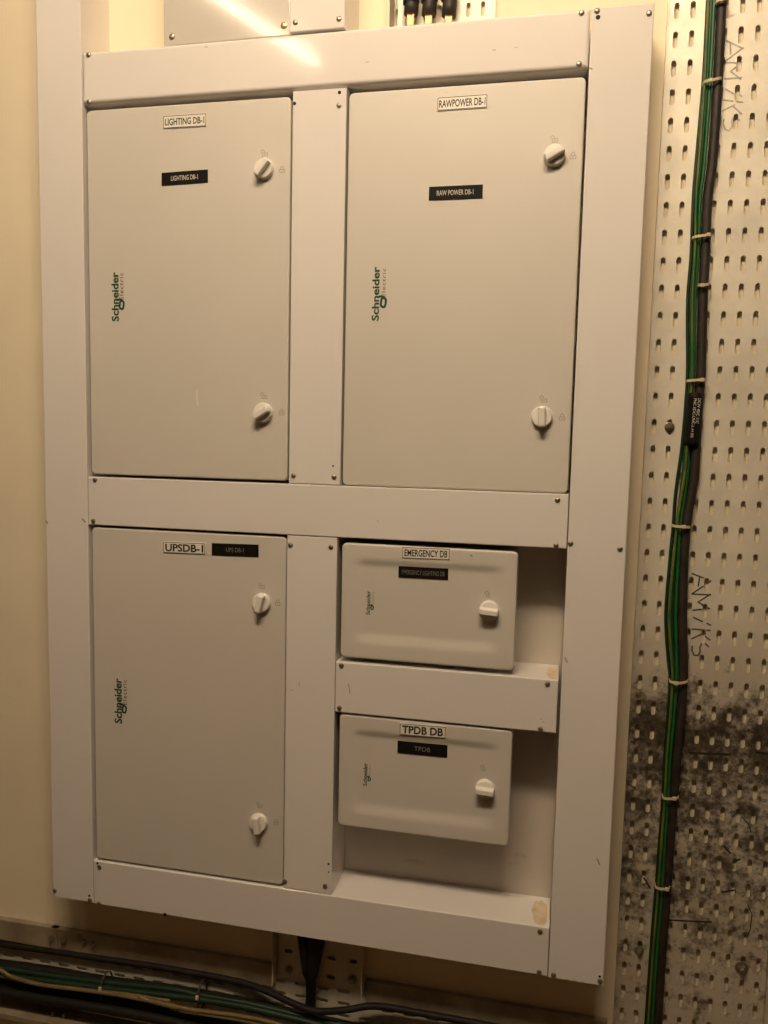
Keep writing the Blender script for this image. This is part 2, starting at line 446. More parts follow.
# chips, scratches and stains on the paint
def scuff(parent, pts, width=0.0022, y=-0.0002, ma='scuff'):
    obj('scratch', ribbon_bm([[(at(px, py, y).x, at(px, py, y).z) for px, py in pts]], width, y), ma, parent)
scuff(post_l, [(82.5, 519), (85, 522)], 0.003); scuff(post_l, [(46.2, 521.5), (47.5, 523)], 0.003)
scuff(rail_s, [(348.5, 684), (349.2, 688.5), (350, 693)], 0.0014)
scuff(post_r, [(597.2, 859), (599.6, 864.5)], 0.0022); scuff(post_r, [(565, 658), (567, 662)], 0.004, ma='grime')
scuff(post_r, [(590, 68), (592, 69)], 0.002)
for px, py in ((573, 980.5), (581, 982), (566, 979)): scuff(post_r, [(px, py), (px + 3, py + 0.5)], 0.002, ma='grime')
for px, py in ((366, 62), (493, 50), (515, 47.5), (205, 47)): scuff(rail_t, [(px, py), (px + 2.4, py)], 0.002, ma='grime')
for px, py in ((540, 719), (543, 722), (377, 521)): scuff(rail_s if py > 600 else rail_m, [(px, py), (px + 1.5, py + 0.3)], 0.0018, ma='grime')
scuff(div_l, [(299, 682), (299.5, 686)], 0.002, y=0.0012, ma='grime'); scuff(div_l, [(291, 690), (292.5, 690)], 0.002, y=0.0012, ma='grime')
obj('stain', blob_bm(0.970, 0.045, 0.010, 0.036, ZS + 0.0002, plane='xy'), 'stain', rail_s)
obj('stain', blob_bm(0.967, 0.045, 0.014, 0.040, ZB + 0.0002, plane='xy'), 'stain', rail_b)
for px, py, rx, rz in ((415, 862, 0.022, 0.005), (520, 856, 0.012, 0.006), (512, 864, 0.006, 0.003)):
    q = at(px, py, D - 0.0025); obj('smudge', blob_bm(q.x, q.z, rx, rz, D - 0.0025), 'grime', bb)

# ------------------------------------------------------------------ distribution boards
def knob_meshes():
    base = bm_mesh(lathe_bm([(0.0178, 0.0), (0.0178, -0.0035), (0.0168, -0.0050), (0.0165, -0.0075), (0.0155, -0.0088), (0.0060, -0.0092)], 28), 'knob')
    bm = bmesh.new()
    def ring(L, W, y, n=7):
        out = []
        rr = L
        # bar with ends on the knob's circle
        for sgn in (1, -1):
            for k in range(n):
                a = math.asin(min(W / rr, 1)) * (1 - 2 * k / (n - 1)) * -1
                out.append(bm.verts.new((sgn * rr * math.cos(a), y, sgn * rr * math.sin(a))))
        return out
    rs = [ring(0.0166, 0.0066, -0.006), ring(0.0164, 0.0058, -0.0165), ring(0.0156, 0.0049, -0.0190), ring(0.0140, 0.0036, -0.0198)]
    for a_, b_ in zip(rs, rs[1:]):
        for i in range(len(a_)):
            j = (i + 1) % len(a_); bm.faces.new((a_[i], a_[j], b_[j], b_[i]))
    bm.faces.new(rs[0]); bm.faces.new(rs[-1])
    grip = bm_mesh(bm, 'grip')
    base.materials.append(M['knob']); grip.materials.append(M['knob'])
    for p_ in base.polygons: p_.use_smooth = False
    return base, grip
KNOB, GRIP = knob_meshes()

def knob(board, px, py, ang, y):
    q = at(px, py, y)
    k = put('knob', KNOB, None, board, (q.x, y, q.z))
    g = put('grip', GRIP, None, k, (q.x, y, q.z), (0, -math.radians(ang), 0))
    return k

def lock_marks(board, spots, y, ma='faint_print', s=1.0):
    """little printed padlocks, one open and one closed, beside each knob"""
    for (px, py), opened in spots:
        q = at(px, py, y); x, z = q.x, q.z; w, h = 0.0045 * s, 0.0035 * s
        body = [[(x - w, z - h), (x + w, z - h), (x + w, z + h * 0.5), (x - w, z + h * 0.5), (x - w, z - h)], [(x - w * 0.3, z - h * 0.2), (x + w * 0.3, z - h * 0.2)]]
        sx = -w * 0.9 if opened else 0
        arch = [[(x + sx - w * 0.6, z + h * 0.5), (x + sx - w * 0.6, z + h * 1.4), (x + sx - w * 0.2, z + h * 1.9), (x + sx + w * 0.3, z + h * 1.9), (x + sx + w * 0.6, z + h * 1.4), (x + sx + w * 0.6, z + h * (0.5 if not opened else 0.9))]]
        obj('padlock_mark', ribbon_bm(body + arch, 0.0010 * s, y - 0.0002), ma, board)

def label(board, name, box, text, ma, ink, y, bold=0.0, inset=(0.06, 0.2), border=False, skew=0.0):
    """box = pixel corners: left, top, right, bottom of the plate (left edge heights, right edge heights)"""
    (lx, lt), (rx, rt), lb, rb = box
    a, b_ = at(lx, lt, y), at(rx, rt, y); c, d = at(lx, lb, y), at(rx, rb, y)
    x0, x1 = (a.x + c.x) / 2, (b_.x + d.x) / 2
    z1, z0 = (a.z + b_.z) / 2, (c.z + d.z) / 2
    tilt = ((b_.z - a.z) + (d.z - c.z)) / 2 / (x1 - x0)
    bm = box_bm(x0, x1, y - 0.0014, y, z0, z1, 0.0004, 1)
    def shear(bmx):
        for v in bmx.verts: v.co.z += (v.co.x - (x0 + x1) / 2) * tilt
        return bmx
    p_ = obj(name, shear(bm), ma, board)
    W, H = x1 - x0, z1 - z0
    ix, iz = inset[0] * W, inset[1] * H
    ixr = ix if len(inset) < 3 else inset[2] * W
    obj('lettering', shear(text_bm(text, x0 + ix, x1 - ixr, z0 + iz, z1 - iz, y - 0.0016, bold)), ink, p_)
    if border:
        e = 0.0012
        obj('border', shear(ribbon_bm([[(x0 + e, z0 + e), (x1 - e, z0 + e), (x1 - e, z1 - e), (x0 + e, z1 - e), (x0 + e, z0 + e)]], 0.0010, y - 0.0016)), 'ink', p_)
    return p_

def logo(board, box, ebox, emb, y, ma='green_print', ma2='grey_print', bold=0.028):
    """two-line maker's name printed sideways, reading upwards, with a looped emblem between"""
    x0, y1, x1, y0 = box       # pixels: left, bottom (start), right, top (end)
    a, b_ = at(x0, y1, y), at(x1, y0, y)
    lg = obj('maker_name', text_bm('Schneider', a.x, b_.x, a.z, b_.z, y - 0.0003, bold, True), ma, board)
    lg['label'] = 'maker name printed sideways'
    x0, y1, x1, y0 = ebox
    a, b_ = at(x0, y1, y), at(x1, y0, y)
    obj('maker_name_second_line', text_bm('Electric', a.x, b_.x, a.z, b_.z, y - 0.0003, 0.012, True, 1.2), ma2, board)
    cx, cy, hw, hh = emb
    c = at(cx, cy, y); s = 1 / 540.0
    loop = []
    for k in range(17):
        t = 2 * math.pi * k / 16
        uu, vv = math.cos(t), math.sin(t)
        uu = math.copysign(abs(uu) ** 0.7, uu) * hh * 0.80; vv = math.copysign(abs(vv) ** 0.7, vv) * hw * 0.62
        loop.append((c.x + (vv + uu * 0.15) * s, c.z + (uu - vv * 0.35) * s))
    tail = [(c.x - hw * 1.5 * s, c.z + hh * 1.0 * s), (c.x - hw * 0.5 * s, c.z + hh * 1.15 * s), loop[0]]
    obj('emblem', ribbon_bm([loop, tail], 0.0030 * (hw / 2.8), y - 0.0003), ma, board)

YD = 0.003
def board_base(label_, x0, x1, z0, z1):
    t = empty('distribution_board', ((x0 + x1) / 2, D - 0.001, z0), label_, 'fuse box', 'electrical distribution boards')
    obj('enclosure', box_bm(x0 + 0.005, x1 - 0.005, 0.013, D - 0.0026, z0 + 0.004, z1 - 0.004), 'body', t)
    return t

def flat_board(label_, x0, x1, z0, z1):
    t = board_base(label_, x0, x1, z0, z1)
    obj('door', rounded_slab(x0, x1, z0, z1, YD, 0.016, 0.009, 0.003), 'door', t)
    return t

def dished_board(label_, x0, x1, z0, z1):
    """small board: pressed door whose middle field is dished between two long ridges"""
    t = board_base(label_, x0, x1, z0, z1)
    bm = bmesh.new(); nx, nz = 46, 60
    def ease(s): s = max(0.0, min(1.0, s)); return s * s * (3 - 2 * s)
    H = z1 - z0; W = x1 - x0; E = 0.0035; R_ = 0.009
    def height(x, z):
        a = ease((x - x0 - 0.018) / 0.030) * ease((x1 - 0.018 - x) / 0.030)
        up = ease((z1 - 0.024 - z) / 0.018); lo = ease((z - z0 - 0.024) / 0.026)
        d = 0.0042 * a * min(up, lo)
        rim = 0.0
        e = min(x - x0, x1 - x, z - z0, z1 - z)
        if e < E: rim = E - math.sqrt(max(E * E - (E - e) ** 2, 0))
        return YD + d + rim
    xs = sorted(set([x0 + E * k / 3 for k in range(3)] + [x1 - E * k / 3 for k in range(3)] + [x0 + E + (W - 2 * E) * i / nx for i in range(nx + 1)]))
    zs = sorted(set([z0 + E * k / 3 for k in range(3)] + [z1 - E * k / 3 for k in range(3)] + [z0 + E + (H - 2 * E) * i / nz for i in range(nz + 1)]))
    def corner(x, z):     # pull the grid's corners in to a round
        cx = min(max(x, x0 + R_), x1 - R_); cz = min(max(z, z0 + R_), z1 - R_)
        dx, dz = x - cx, z - cz
        if dx and dz:
            m_ = max(abs(dx), abs(dz)); l = math.hypot(dx, dz); return cx + dx * m_ / l, cz + dz * m_ / l
        return x, z
    g = []
    for x in xs:
        col = []
        for z in zs:
            qx, qz = corner(x, z); col.append(bm.verts.new((qx, height(x, z), qz)))
        g.append(col)
    for i in range(len(xs) - 1):
        for j in range(len(zs) - 1): bm.faces.new((g[i][j], g[i + 1][j], g[i + 1][j + 1], g[i][j + 1]))
    edge = [g[i][0] for i in range(len(xs))] + [g[-1][j] for j in range(1, len(zs))] + [g[i][-1] for i in range(len(xs) - 2, -1, -1)] + [g[0][j] for j in range(len(zs) - 2, 0, -1)]
    bk = [bm.verts.new((v.co.x, 0.020, v.co.z)) for v in edge]
    for i in range(len(edge)):
        j = (i + 1) % len(edge); bm.faces.new((edge[i], edge[j], bk[j], bk[i]))
    bm.faces.new(bk)
    obj('door', bm, 'door', t, smooth=True)
    return t

b = flat_board('cream enclosure door marked LIGHTING DB-1 at the upper left of the frame', 0.0975, 0.4890, 0.8645, 1.5265)
label(b, 'name_label', ((163.3, 116.2), (206.8, 113.3), 129.2, 126.6), 'LIGHTING DB-1', 'label_white', 'ink', YD, 0.018, (0.05, 0.24), True)
label(b, 'nameplate', ((161.8, 173), (208, 169.6), 186, 182.6), 'LIGHTING DB-1', 'label_black', 'engrave', YD, 0.010, (0.21, 0.31))
logo(b, (111.8, 321.5, 118.6, 272), (119.5, 300, 123.4, 273), (121.8, 305, 3.4, 4.8), YD)
knob(b, 264.5, 169.5, 50, YD); knob(b, 263.6, 413, 32, YD)
lock_marks(b, [((265, 154), True), ((282, 170.5), False), ((264.5, 396.5), True), ((281.5, 413), False)], YD)
scuff(b, [(197, 391), (196.7, 398), (197.5, 405)], 0.0022, YD - 0.0003, 'label_white')

b = flat_board('cream enclosure door marked RAWPOWER DB-1 at the upper right of the frame', 0.5920, 0.9820, 0.8605, 1.5255)
label(b, 'name_label', ((437.3, 97.8), (487.6, 94.2), 111.5, 108), 'RAWPOWER DB-1', 'label_white', 'ink', YD, 0.018, (0.04, 0.22), True)
label(b, 'nameplate', ((429, 187), (482.8, 184.6), 200.6, 198.4), 'RAW POWER DB-1', 'label_black', 'engrave', YD, 0.010, (0.15, 0.31, 0.17))
logo(b, (371.5, 321, 380, 266.5), (381.8, 297, 386, 268.5), (383.4, 302.5, 3.5, 5.0), YD)
knob(b, 554.5, 156, 28, YD); knob(b, 541.8, 417, 92, YD)
lock_marks(b, [((555, 140), True), ((573, 156.5), False), ((544, 400), True), ((562, 418), False)], YD)
scuff(b, [(445, 92.6), (447.5, 92.4)], 0.0016, YD - 0.0003, 'grime')

b = flat_board('cream enclosure door marked UPSDB-1 at the lower left of the frame', 0.0965, 0.4885, 0.0968, 0.7625)
label(b, 'name_label', ((163.5, 541.5), (205.8, 543), 552.8, 554.6), 'UPSDB-1', 'label_white', 'ink', YD, 0.03, (0.05, 0.16), True)
label(b, 'nameplate', ((212, 543), (258.6, 544.6), 555.2, 557), 'UPS DB-1', 'label_black', 'engrave_dim', YD, 0.003, (0.31, 0.32))
logo(b, (114.6, 723, 121.8, 678.5), (122.8, 704.5, 126.8, 680), (124.4, 709.3, 3.2, 4.5), YD)
knob(b, 262, 602.5, 76, YD); knob(b, 259, 822, 96, YD)
lock_marks(b, [((262, 586.5), True), ((277.8, 603.5), False), ((260, 806), True), ((276, 823), False)], YD)

b = dished_board('small cream enclosure with pressed door marked EMERGENCY DB', 0.5930, 0.9045, 0.5487, 0.7575)
label(b, 'name_label', ((402.3, 546.6), (450, 548.4), 558.2, 560.2), 'EMERGENCY DB', 'label_white', 'ink', YD + 0.0005, 0.022, (0.05, 0.2), True)
label(b, 'nameplate', ((398.6, 566), (448.2, 568.2), 577.2, 580), 'EMERGENCY LIGHTING DB', 'label_black', 'engrave_dim', YD + 0.0042, 0.002, (0.07, 0.3))
logo(b, (365.8, 614.5, 370.6, 591), (371.6, 604, 374.0, 592), (372.2, 607.5, 1.7, 2.3), YD + 0.0042, 'green_print', 'faint_print', 0.012)
knob(b, 489.3, 610.5, -4, YD + 0.0042)
lock_marks(b, [((489, 595), True), ((508.5, 618), False)], YD + 0.0042, 'faint_print')
scuff(b, [(470.5, 555.4), (472, 556)], 0.0025, YD - 0.0002, 'scuff')

b = dished_board('small cream enclosure with pressed door marked TPDB DB, lowest in the frame', 0.5938, 0.9070, 0.2298, 0.4430)
label(b, 'name_label', ((399.6, 722.8), (446, 726.4), 734.6, 738.4), 'TPDB DB', 'label_white', 'ink', YD + 0.0005, 0.03, (0.06, 0.17), True)
label(b, 'nameplate', ((397.6, 740.5), (447.4, 745), 752.6, 757.6), 'TPDB', 'label_black', 'engrave_dim', YD + 0.0042, 0.002, (0.34, 0.32))
logo(b, (362.8, 785.5, 367.6, 763), (368.4, 775.5, 370.6, 764), (369.4, 779, 1.7, 2.3), YD + 0.0042, 'green_print', 'faint_print', 0.012)
knob(b, 485.3, 788.5, -4, YD + 0.0042)
lock_marks(b, [((484.5, 769), True), ((505, 790), False)], YD + 0.0042, 'faint_print')

# ------------------------------------------------------------------ blank panel and cable entry above the top rail
pn = empty('blank_panel', (0.335, D - 0.002, ZT + 0.01), 'flat grey blank panel on the wall above the LIGHTING board', 'panel')
q0 = at(163.5, 20, 0.006).x
obj('cover', box_bm(q0, 0.4855, 0.006, D - 0.001, ZT + 0.001, 2.15, 0.002, 2), 'panel', pn)
screw(pn, 172, 36.8, 0.006, s=1.2); screw(pn, 284, 25.6, 0.006, 'brass', s=1.3)
for o_ in pn.children:
    if o_.name.startswith('screw') and abs(o_.location.x) < 0.25 and o_.location.x > 0.05:
        me = SCREW.copy(); me.materials.clear(); me.materials.append(M['brass']); o_.data = me

# ---- perforated riser tray above the rail, with three cut-back cables
ut = empty('perforated_tray', (0.735, D - 0.001, ZT - 0.02), 'short bright galvanised tray with two slots above the top rail', 'cable tray')
YT = 0.088
xl, xr = at(390.5, 12, 0.06).x, at(495.5, 8, YT).x
obj('web', slotted_bm([xr - 0.0215 - 0.0250 * k for k in range(7)], [1.684 + 0.0453 * k for k in range(10)], 0.0125, 0.02265, 0.0037, 0.0125, YT, YT + 0.0015), 'galv_clean', ut)
obj('edge_strip', box_bm(xr - 0.009, xr, YT, YT + 0.0015, 1.66135, 2.114), 'galv_clean', ut)
obj('flange', box_bm(xl, xl + 0.0015, 0.045, D - 0.001, 1.640, 2.114), 'galv_clean', ut)
obj('flange', box_bm(xl + 0.014, xl + 0.022, 0.055, 0.0565, 1.640, 2.114), 'galv_clean', ut)
for i, px in enumerate((411, 429, 449)):
    q = at(px, 10, 0.070)
    c_ = empty('cable_tail', (q.x, 0.070, 1.62), ['dark grey cable tail nearest the left flange of the upper tray', 'middle dark grey cable tail in the upper tray', 'dark grey cable tail nearest the two slots of the upper tray'][i], 'cable', 'cable tails above the top rail')
    obj('sheath', tube_bm([(q.x, 0.070, 1.676 - 0.004 * i), (q.x + 0.002, 0.071, 1.75), (q.x - 0.003, 0.072, 1.9), (q.x, 0.072, 2.11)], 0.0125, 12), 'cable_dusty', c_, smooth=True)
    obj('gland', lathe_bm([(0.0145, 0), (0.0145, 0.001)], 6) if False else tube_bm([(q.x, 0.070, 1.693), (q.x, 0.070, 1.706)], 0.0145, 6, 1), 'cable_black', c_)
    obj('lug', box_bm(q.x - 0.006, q.x + 0.007, 0.064, 0.067, 1.655 - 0.001 * i, 1.678 - 0.004 * i, 0.0008, 1), 'copper', c_)

# ------------------------------------------------------------------ vertical cable tray at the right
YW = 0.0868
YH = 0.0895
tray = empty('cable_tray', (1.237, D - 0.001, -0.25), 'tall perforated galvanised cable tray running up the wall beside the frame, grimy below', 'cable tray')
cx_ = [1.1229 + 0.02524 * k for k in range(10)]
rz_ = [1.3370 + 0.04518 * k for k in range(-35, 27)]
obj('web', slotted_bm(cx_, rz_, 0.01262, 0.02259, 0.0039, 0.0132, YW, YW + 0.0018), 'galv', tray)
zl, zh = rz_[0] - 0.02259, rz_[-1] + 0.02259
fl0 = cx_[0] - 0.01262; fr0 = cx_[-1] + 0.01262
obj('flange', box_bm(fl0 - 0.0015, fl0, YW - 0.004, D - 0.0008, zl, zh), 'galv', tray)
obj('flange', box_bm(fr0, fr0 + 0.0015, YW - 0.008, D - 0.0008, zl, zh), 'galv', tray)

def bolt(parent, px, py, y, rad=0.0075):
    q = at(px, py, y)
    o = put('bolt', BOLT, None, parent, (q.x, y, q.z), (0, random.uniform(0, 1), 0)); o.scale = (rad / 0.0075,) * 3
    return o
def bolt_mesh():
    bm = lathe_bm([(0.0085, 0.0), (0.0085, -0.0012), (0.0080, -0.0015)], 16)
    lathe_bm([(0.0056, -0.0012), (0.0056, -0.0055), (0.0048, -0.0062)], 6, bm)
    lathe_bm([(0.0030, -0.0060), (0.0030, -0.0095), (0.0024, -0.0100)], 10, bm)
    me = bm_mesh(bm, 'bolt'); me.materials.append(M['screw']); return me
BOLT = bolt_mesh()
bolt(tray, 669.5, 427.3, YW); bolt(tray, 639, 950.5, YW); bolt(tray, 741.5, 967, YW, 0.010)

def hand(parent, ox, oy, sx, sy, ma, width, jitter):
    """pen writing AM/KS turned a quarter turn clockwise: u runs down the tray, v to the right (letter tops)"""
    A_ = [[(0, 0), (7, 19)], [(7, 19), (19, 0)], [(4, 7), (12, 6)]]
    M_ = [[(20, 0), (20, 18)], [(20, 18), (28, 6), (34, 17)], [(34, 17), (35, 1)]]
    S_ = [[(43, 1), (47, 10)], [(48, 15), (50, 18)]]
    K_ = [[(54, 0), (55, 18)], [(58, 9), (65, 18)], [(58, 10), (63, -1)]]
    Ss = [[(71, 16), (68, 13), (68, 10), (72, 8), (76, 8), (80, 5), (79, 1), (75, -1), (71, 0)]]
    st = []
    for gr in (A_, M_, S_, K_, Ss):
        for s_ in gr:
            pts = []
            for u_, v_ in s_:
                q = at(ox + (v_ + random.uniform(-jitter, jitter)) * sx, oy + (u_ + random.uniform(-jitter, jitter)) * sy, YW)
                pts.append((q.x, q.z))
            st.append(pts)
    # ink only lies on the metal between the slots: split each stroke finely and drop what falls in a slot
    keep = []
    for s_ in st:
        for (xa, za), (xb, zb) in zip(s_, s_[1:]):
            run = []
            for k in range(13):
                x, z = xa + (xb - xa) * k / 12, za + (zb - za) * k / 12
                ix = min(cx_, key=lambda c: abs(c - x)); iz = min(rz_, key=lambda c: abs(c - z))
                if abs(x - ix) < 0.0039 and abs(z - iz) < 0.0128:
                    if len(run) > 1: keep.append(run)
                    run = []
                else: run.append((x, z))
            if len(run) > 1: keep.append(run)
    obj('handwriting', ribbon_bm(keep, width, YW - 0.0003), ma, parent)
hand(tray, 692.5, 574, 0.98, 1.02, 'marker', 0.0025, 0.5)
hand(tray, 724, 40, 0.98, 1.13, 'marker_faint', 0.0024, 0.8)
for pts, w_ in (([(690, 753), (730, 754.5)], 0.0045), ([(756, 752), (770, 754)], 0.004), ([(669, 920), (711, 922)], 0.003), ([(742, 817), (749, 825), (751, 832)], 0.002), ([(724, 846), (730, 853)], 0.003), ([(748, 905), (752, 915), (750, 930), (747, 937)], 0.0018), ([(733, 862), (740, 859)], 0.003), ([(644, 878), (650, 888)], 0.003), ([(722, 892), (735, 890)], 0.003)):
    obj('soot_streak', ribbon_bm([[(at(px, py, YW).x, at(px, py, YW).z) for px, py in pts]], w_, YW - 0.0002), 'ink', tray)

# ---- cables up the tray: pixel edges of the bundle (row, green left, green right, black right)
RUN = [(-60, 710, 719, 730), (0, 707, 716, 726), (83, 702.5, 712, 722), (160, 695.5, 707, 716.5), (200, 692.6, 702, 711.5), (255, 690.5, 700, 709), (300, 687, 697, 707),
       (365, 687, 696, 705), (395, 686, 693, 703.5), (445, 681.5, 690.5, 700), (475, 677, 690, 697.5), (500, 674, 686.5, 693), (526, 672.5, 682, 689.5), (560, 669, 680.5, 686.5),
       (600, 665.5, 679, 685.5), (625, 664.8, 678.5, 685.5), (660, 667.5, 679, 686.5), (681, 669.5, 678, 687), (720, 667, 675.5, 684), (760, 664, 671.5, 680.5), (797, 662.5, 669.5, 677.5), (840, 659, 666.5, 673.5),
       (886, 655.5, 664, 669.5), (920, 652.5, 661.5, 667), (960, 649.5, 658, 664), (1024, 645, 654, 660.5), (1070, 642, 651, 657), (1110, 639.5, 648.5, 654.5)]
def lane(fr, y, dx=0.0, amp=0.0, ph=0.0):
    pts = []
    for row, gl, gr, br in RUN:
        px = gl + (gr - gl) * fr if fr <= 1 else gr + (br - gr) * (fr - 1)
        q = at(px, row, y); pts.append((q.x + dx, y + amp * math.sin(row * 0.021 + ph), q.z))
    return pts
bc = lane(1.58, YW - 0.0092)
bcab = empty('power_cable', bc[-1], 'thick black power cable tied up the perforated tray beside the green wires', 'cable')
obj('sheath', tube_bm(bc, 0.0078, 12, 4), 'cable_dusty', bcab, smooth=True)
seg = [q for q, rw in zip(bc, RUN) if rw[0] in (365, 395, 445, 475)]
a, b2 = at(694.5, 394, YW - 0.0095), at(697.6, 394, YW - 0.0095)
sl = obj('marker_sleeve', tube_bm([(at(695.2, 393, YW - 0.012).x, YW - 0.012, at(695, 393, YW - 0.012).z), (at(693.5, 420, YW - 0.012).x, YW - 0.012, at(693.5, 420, YW - 0.012).z), (at(691.5, 445.5, YW - 0.012).x, YW - 0.012, at(691.5, 445.5, YW - 0.012).z)], 0.0122, 14, 4), 'label_black', bcab, smooth=True)
sl['label'] = 'black printed marker sleeve'
def sleeve_text(body, pxa, pya, pxb, pyb, w_):
    y = YW - 0.0248
    a_, b_ = at(pxa, pya, y), at(pxb, pyb, y)
    bm = text_bm(body, 0, 1, 0, 1, 0.0, 0.004)
    d = Vector((b_.x - a_.x, 0, b_.z - a_.z)); nrm = Vector((-d.z, 0, d.x)).normalized() * w_
    for v in bm.verts:
        q = a_ + d * v.co.x + nrm * (v.co.z - 0.5); off = (q.x - at(693.5, 420, y).x); v.co = (q.x, y, q.z)
    obj('lettering', bm, 'engrave', sl)
sleeve_text('DCW 4DC 11C', 699.6, 398.5, 697.0, 423.5, 0.0048)
sleeve_text('FNC EDC-UNC-L-H EIS', 695.4, 398.5, 691.8, 437.5, 0.0042)

greens = [(0.08, 0.0038, 'green_dark', 0.0029, 'dark green earth wire at the left edge of the tray bundle'),
          (0.48, 0.0105, 'green', 0.0028, 'bright green earth wire in front at the left of the tray bundle'),
          (0.74, 0.0038, 'green_dark', 0.0028, 'dark green earth wire tucked behind, against the thick black cable'),
          (0.80, 0.0105, 'green_light', 0.0027, 'light green earth wire in front beside the thick black cable'),
          (0.22, 0.0158, 'green_yellow', 0.0022, 'yellow and green striped earth wire in the tray bundle')]
for fr, dy, ma, rd, lb in greens:
    pts = lane(fr, YW - 0.0005 - dy, amp=0.0, ph=fr * 7)
    if ma == 'green_yellow':
        pts = [(lane(0.15 + 0.55 * min(1, max(0, (i - 1) / 7)) if i < 8 else 0.70 - 0.35 * min(1, (i - 8) / 6), YW - 0.0005 - dy)[i]) for i in range(len(RUN))]
    tag(obj('earth_wire', tube_bm(pts, rd, 8, 4), ma, smooth=True), lb, 'wire', 'earth wires on the vertical tray')

def tie(px0, px1, py0, py1, lb, head=0.7, y=YW, depth=0.0235, group='cable ties on the vertical tray'):
    a_, b_ = at(px0, py0, y - 0.010), at(px1, py1, y - 0.010)
    c = (a_ + b_) / 2; hx = (b_.x - a_.x) / 2 + 0.0005; sl_ = (b_.z - a_.z) / (b_.x - a_.x)
    t = empty('cable_tie', (c.x, c.y, c.z), lb, 'cable tie', group)
    bm = bmesh.new(); n = 28; rings = []
    for k in range(n):
        an = 2 * math.pi * k / n
        ca, sa = math.cos(an), math.sin(an)
        ex = abs(ca) ** 0.75 * (1 if ca > 0 else -1); ey = abs(sa) ** 0.75 * (1 if sa > 0 else -1)
        ring = []
        for ins, dz in ((0, -0.0021), (0, 0.0021), (0.0012, 0.0021), (0.0012, -0.0021)):
            x = (hx - ins) * ex
            ring.append(bm.verts.new((c.x + x, y - 0.0008 - depth / 2 - 0.0005 + (depth / 2 - ins) * ey, c.z + x * sl_ + dz + 0.0015 * abs(ex) * (1 if head < 0.5 else -0.2))))
        rings.append(ring)
    for k in range(n):
        p_, q_ = rings[k], rings[(k + 1) % n]
        for i in range(4): bm.faces.new((p_[i], p_[(i + 1) % 4], q_[(i + 1) % 4], q_[i]))
    obj('strap', bm, 'tie', t, smooth=False)
    hxp = a_.x + (b_.x - a_.x) * head; hz = a_.z + (b_.z - a_.z) * head; fy = y - 0.0008 - depth
    obj('head', box_bm(hxp - 0.0032, hxp + 0.0032, fy - 0.0022, fy + 0.002, hz - 0.0030, hz + 0.0030, 0.0006, 1), 'tie', t)
    return t
tie(714.5, 727.5, 5, 2.5, 'topmost cable tie, around the thick black cable only', 0.9)
tie(702.5, 721, 85.5, 81.5, 'cable tie near the top of the tray beside the faint handwriting', 0.35)
tie(692, 710.5, 238.5, 236.5, 'cable tie third from the top on the vertical tray bundle', 0.8)
tie(697.5, 708.5, 287, 286, 'short cable tie gripping the black cable above the marker sleeve', 0.3)
tie(686.5, 705.5, 381, 380, 'cable tie just above the black marker sleeve', 0.75)
tie(672, 689.5, 525, 526.5, 'cable tie just below the marker sleeve, above the dark handwriting', 0.6)
tie(669, 687.5, 681, 680.5, 'cable tie below the dark handwriting where the grime starts', 0.3)
tie(662, 678, 795.5, 795, 'cable tie across the grimiest stretch of the tray', 0.7)
tie(655, 669.5, 884.5, 885, 'lowest cable tie on the vertical tray bundle', 0.75)

# ------------------------------------------------------------------ horizontal tray below the frame
HZ0, HZ1, HY = -0.312, -0.138, 0.031
ht = empty('floor_level_tray', (0.45, D - 0.001, HZ0), 'dusty horizontal cable tray along the wall beneath the frame', 'cable tray')
hx_ = [0.1386 + 0.0451 * k for k in range(-9, 21)]
hz_ = [-0.2140 - 0.0257 * k for k in range(-2, 4)]
obj('web', slotted_bm(hx_, hz_, 0.02255, 0.01285, 0.0130, 0.0042, YH, YH + 0.0018), 'galv_clean', ht)
FY = 0.0835
ft, fb = at(137, 942.5, FY).z, at(137, 963.0, FY).z
for x0, x1, lap in ((-0.40, -0.050, 0.0016), (-0.066, 0.4440, 0.0), (0.6360, 1.098, 0.0)):
    fl = obj('side_rail', box_bm(x0, x1, FY - lap, FY - lap + 0.0014, fb, ft, 0.0004, 1), 'galv_dull', ht)
    obj('return_edge', box_bm(x0, x1, FY - lap + 0.0014, D - 0.001, ft - 0.0014, ft), 'galv_dull', fl)
lf = obj('lower_flange', box_bm(-0.40, 1.098, HY, YH, HZ0 - 0.0018, HZ0, 0.0006, 1), 'galv_dull', ht)
obj('lip', box_bm(-0.40, 1.098, HY - 0.0012, HY, HZ0 - 0.0018, HZ0 + 0.010, 0.0004, 1), 'galv_dull', lf)
BOLT2 = BOLT.copy()
def flat_bolt(px, py, zp):
    d = RM @ Vector(((px - 384) / F, 1.0, -(py - 512) / F)); q = CAM + d * ((zp - CAM.z) / d.z)
    o = put('bolt', BOLT, None, ht, (q.x, q.y, zp), (-math.pi / 2, 0, random.uniform(0, 1))); o.scale = (0.8, 0.8, 0.8)
for px, py, y_ in ((52, 938.5, FY - 0.0016), (64, 940.5, FY - 0.0016), (79, 936.5, FY), (84.5, 942, FY), (94, 944.5, FY)): bolt(ht, px, py, y_, 0.006)
for px, py in ((52.5, 1015), (64, 1017)): flat_bolt(px, py, HZ0)

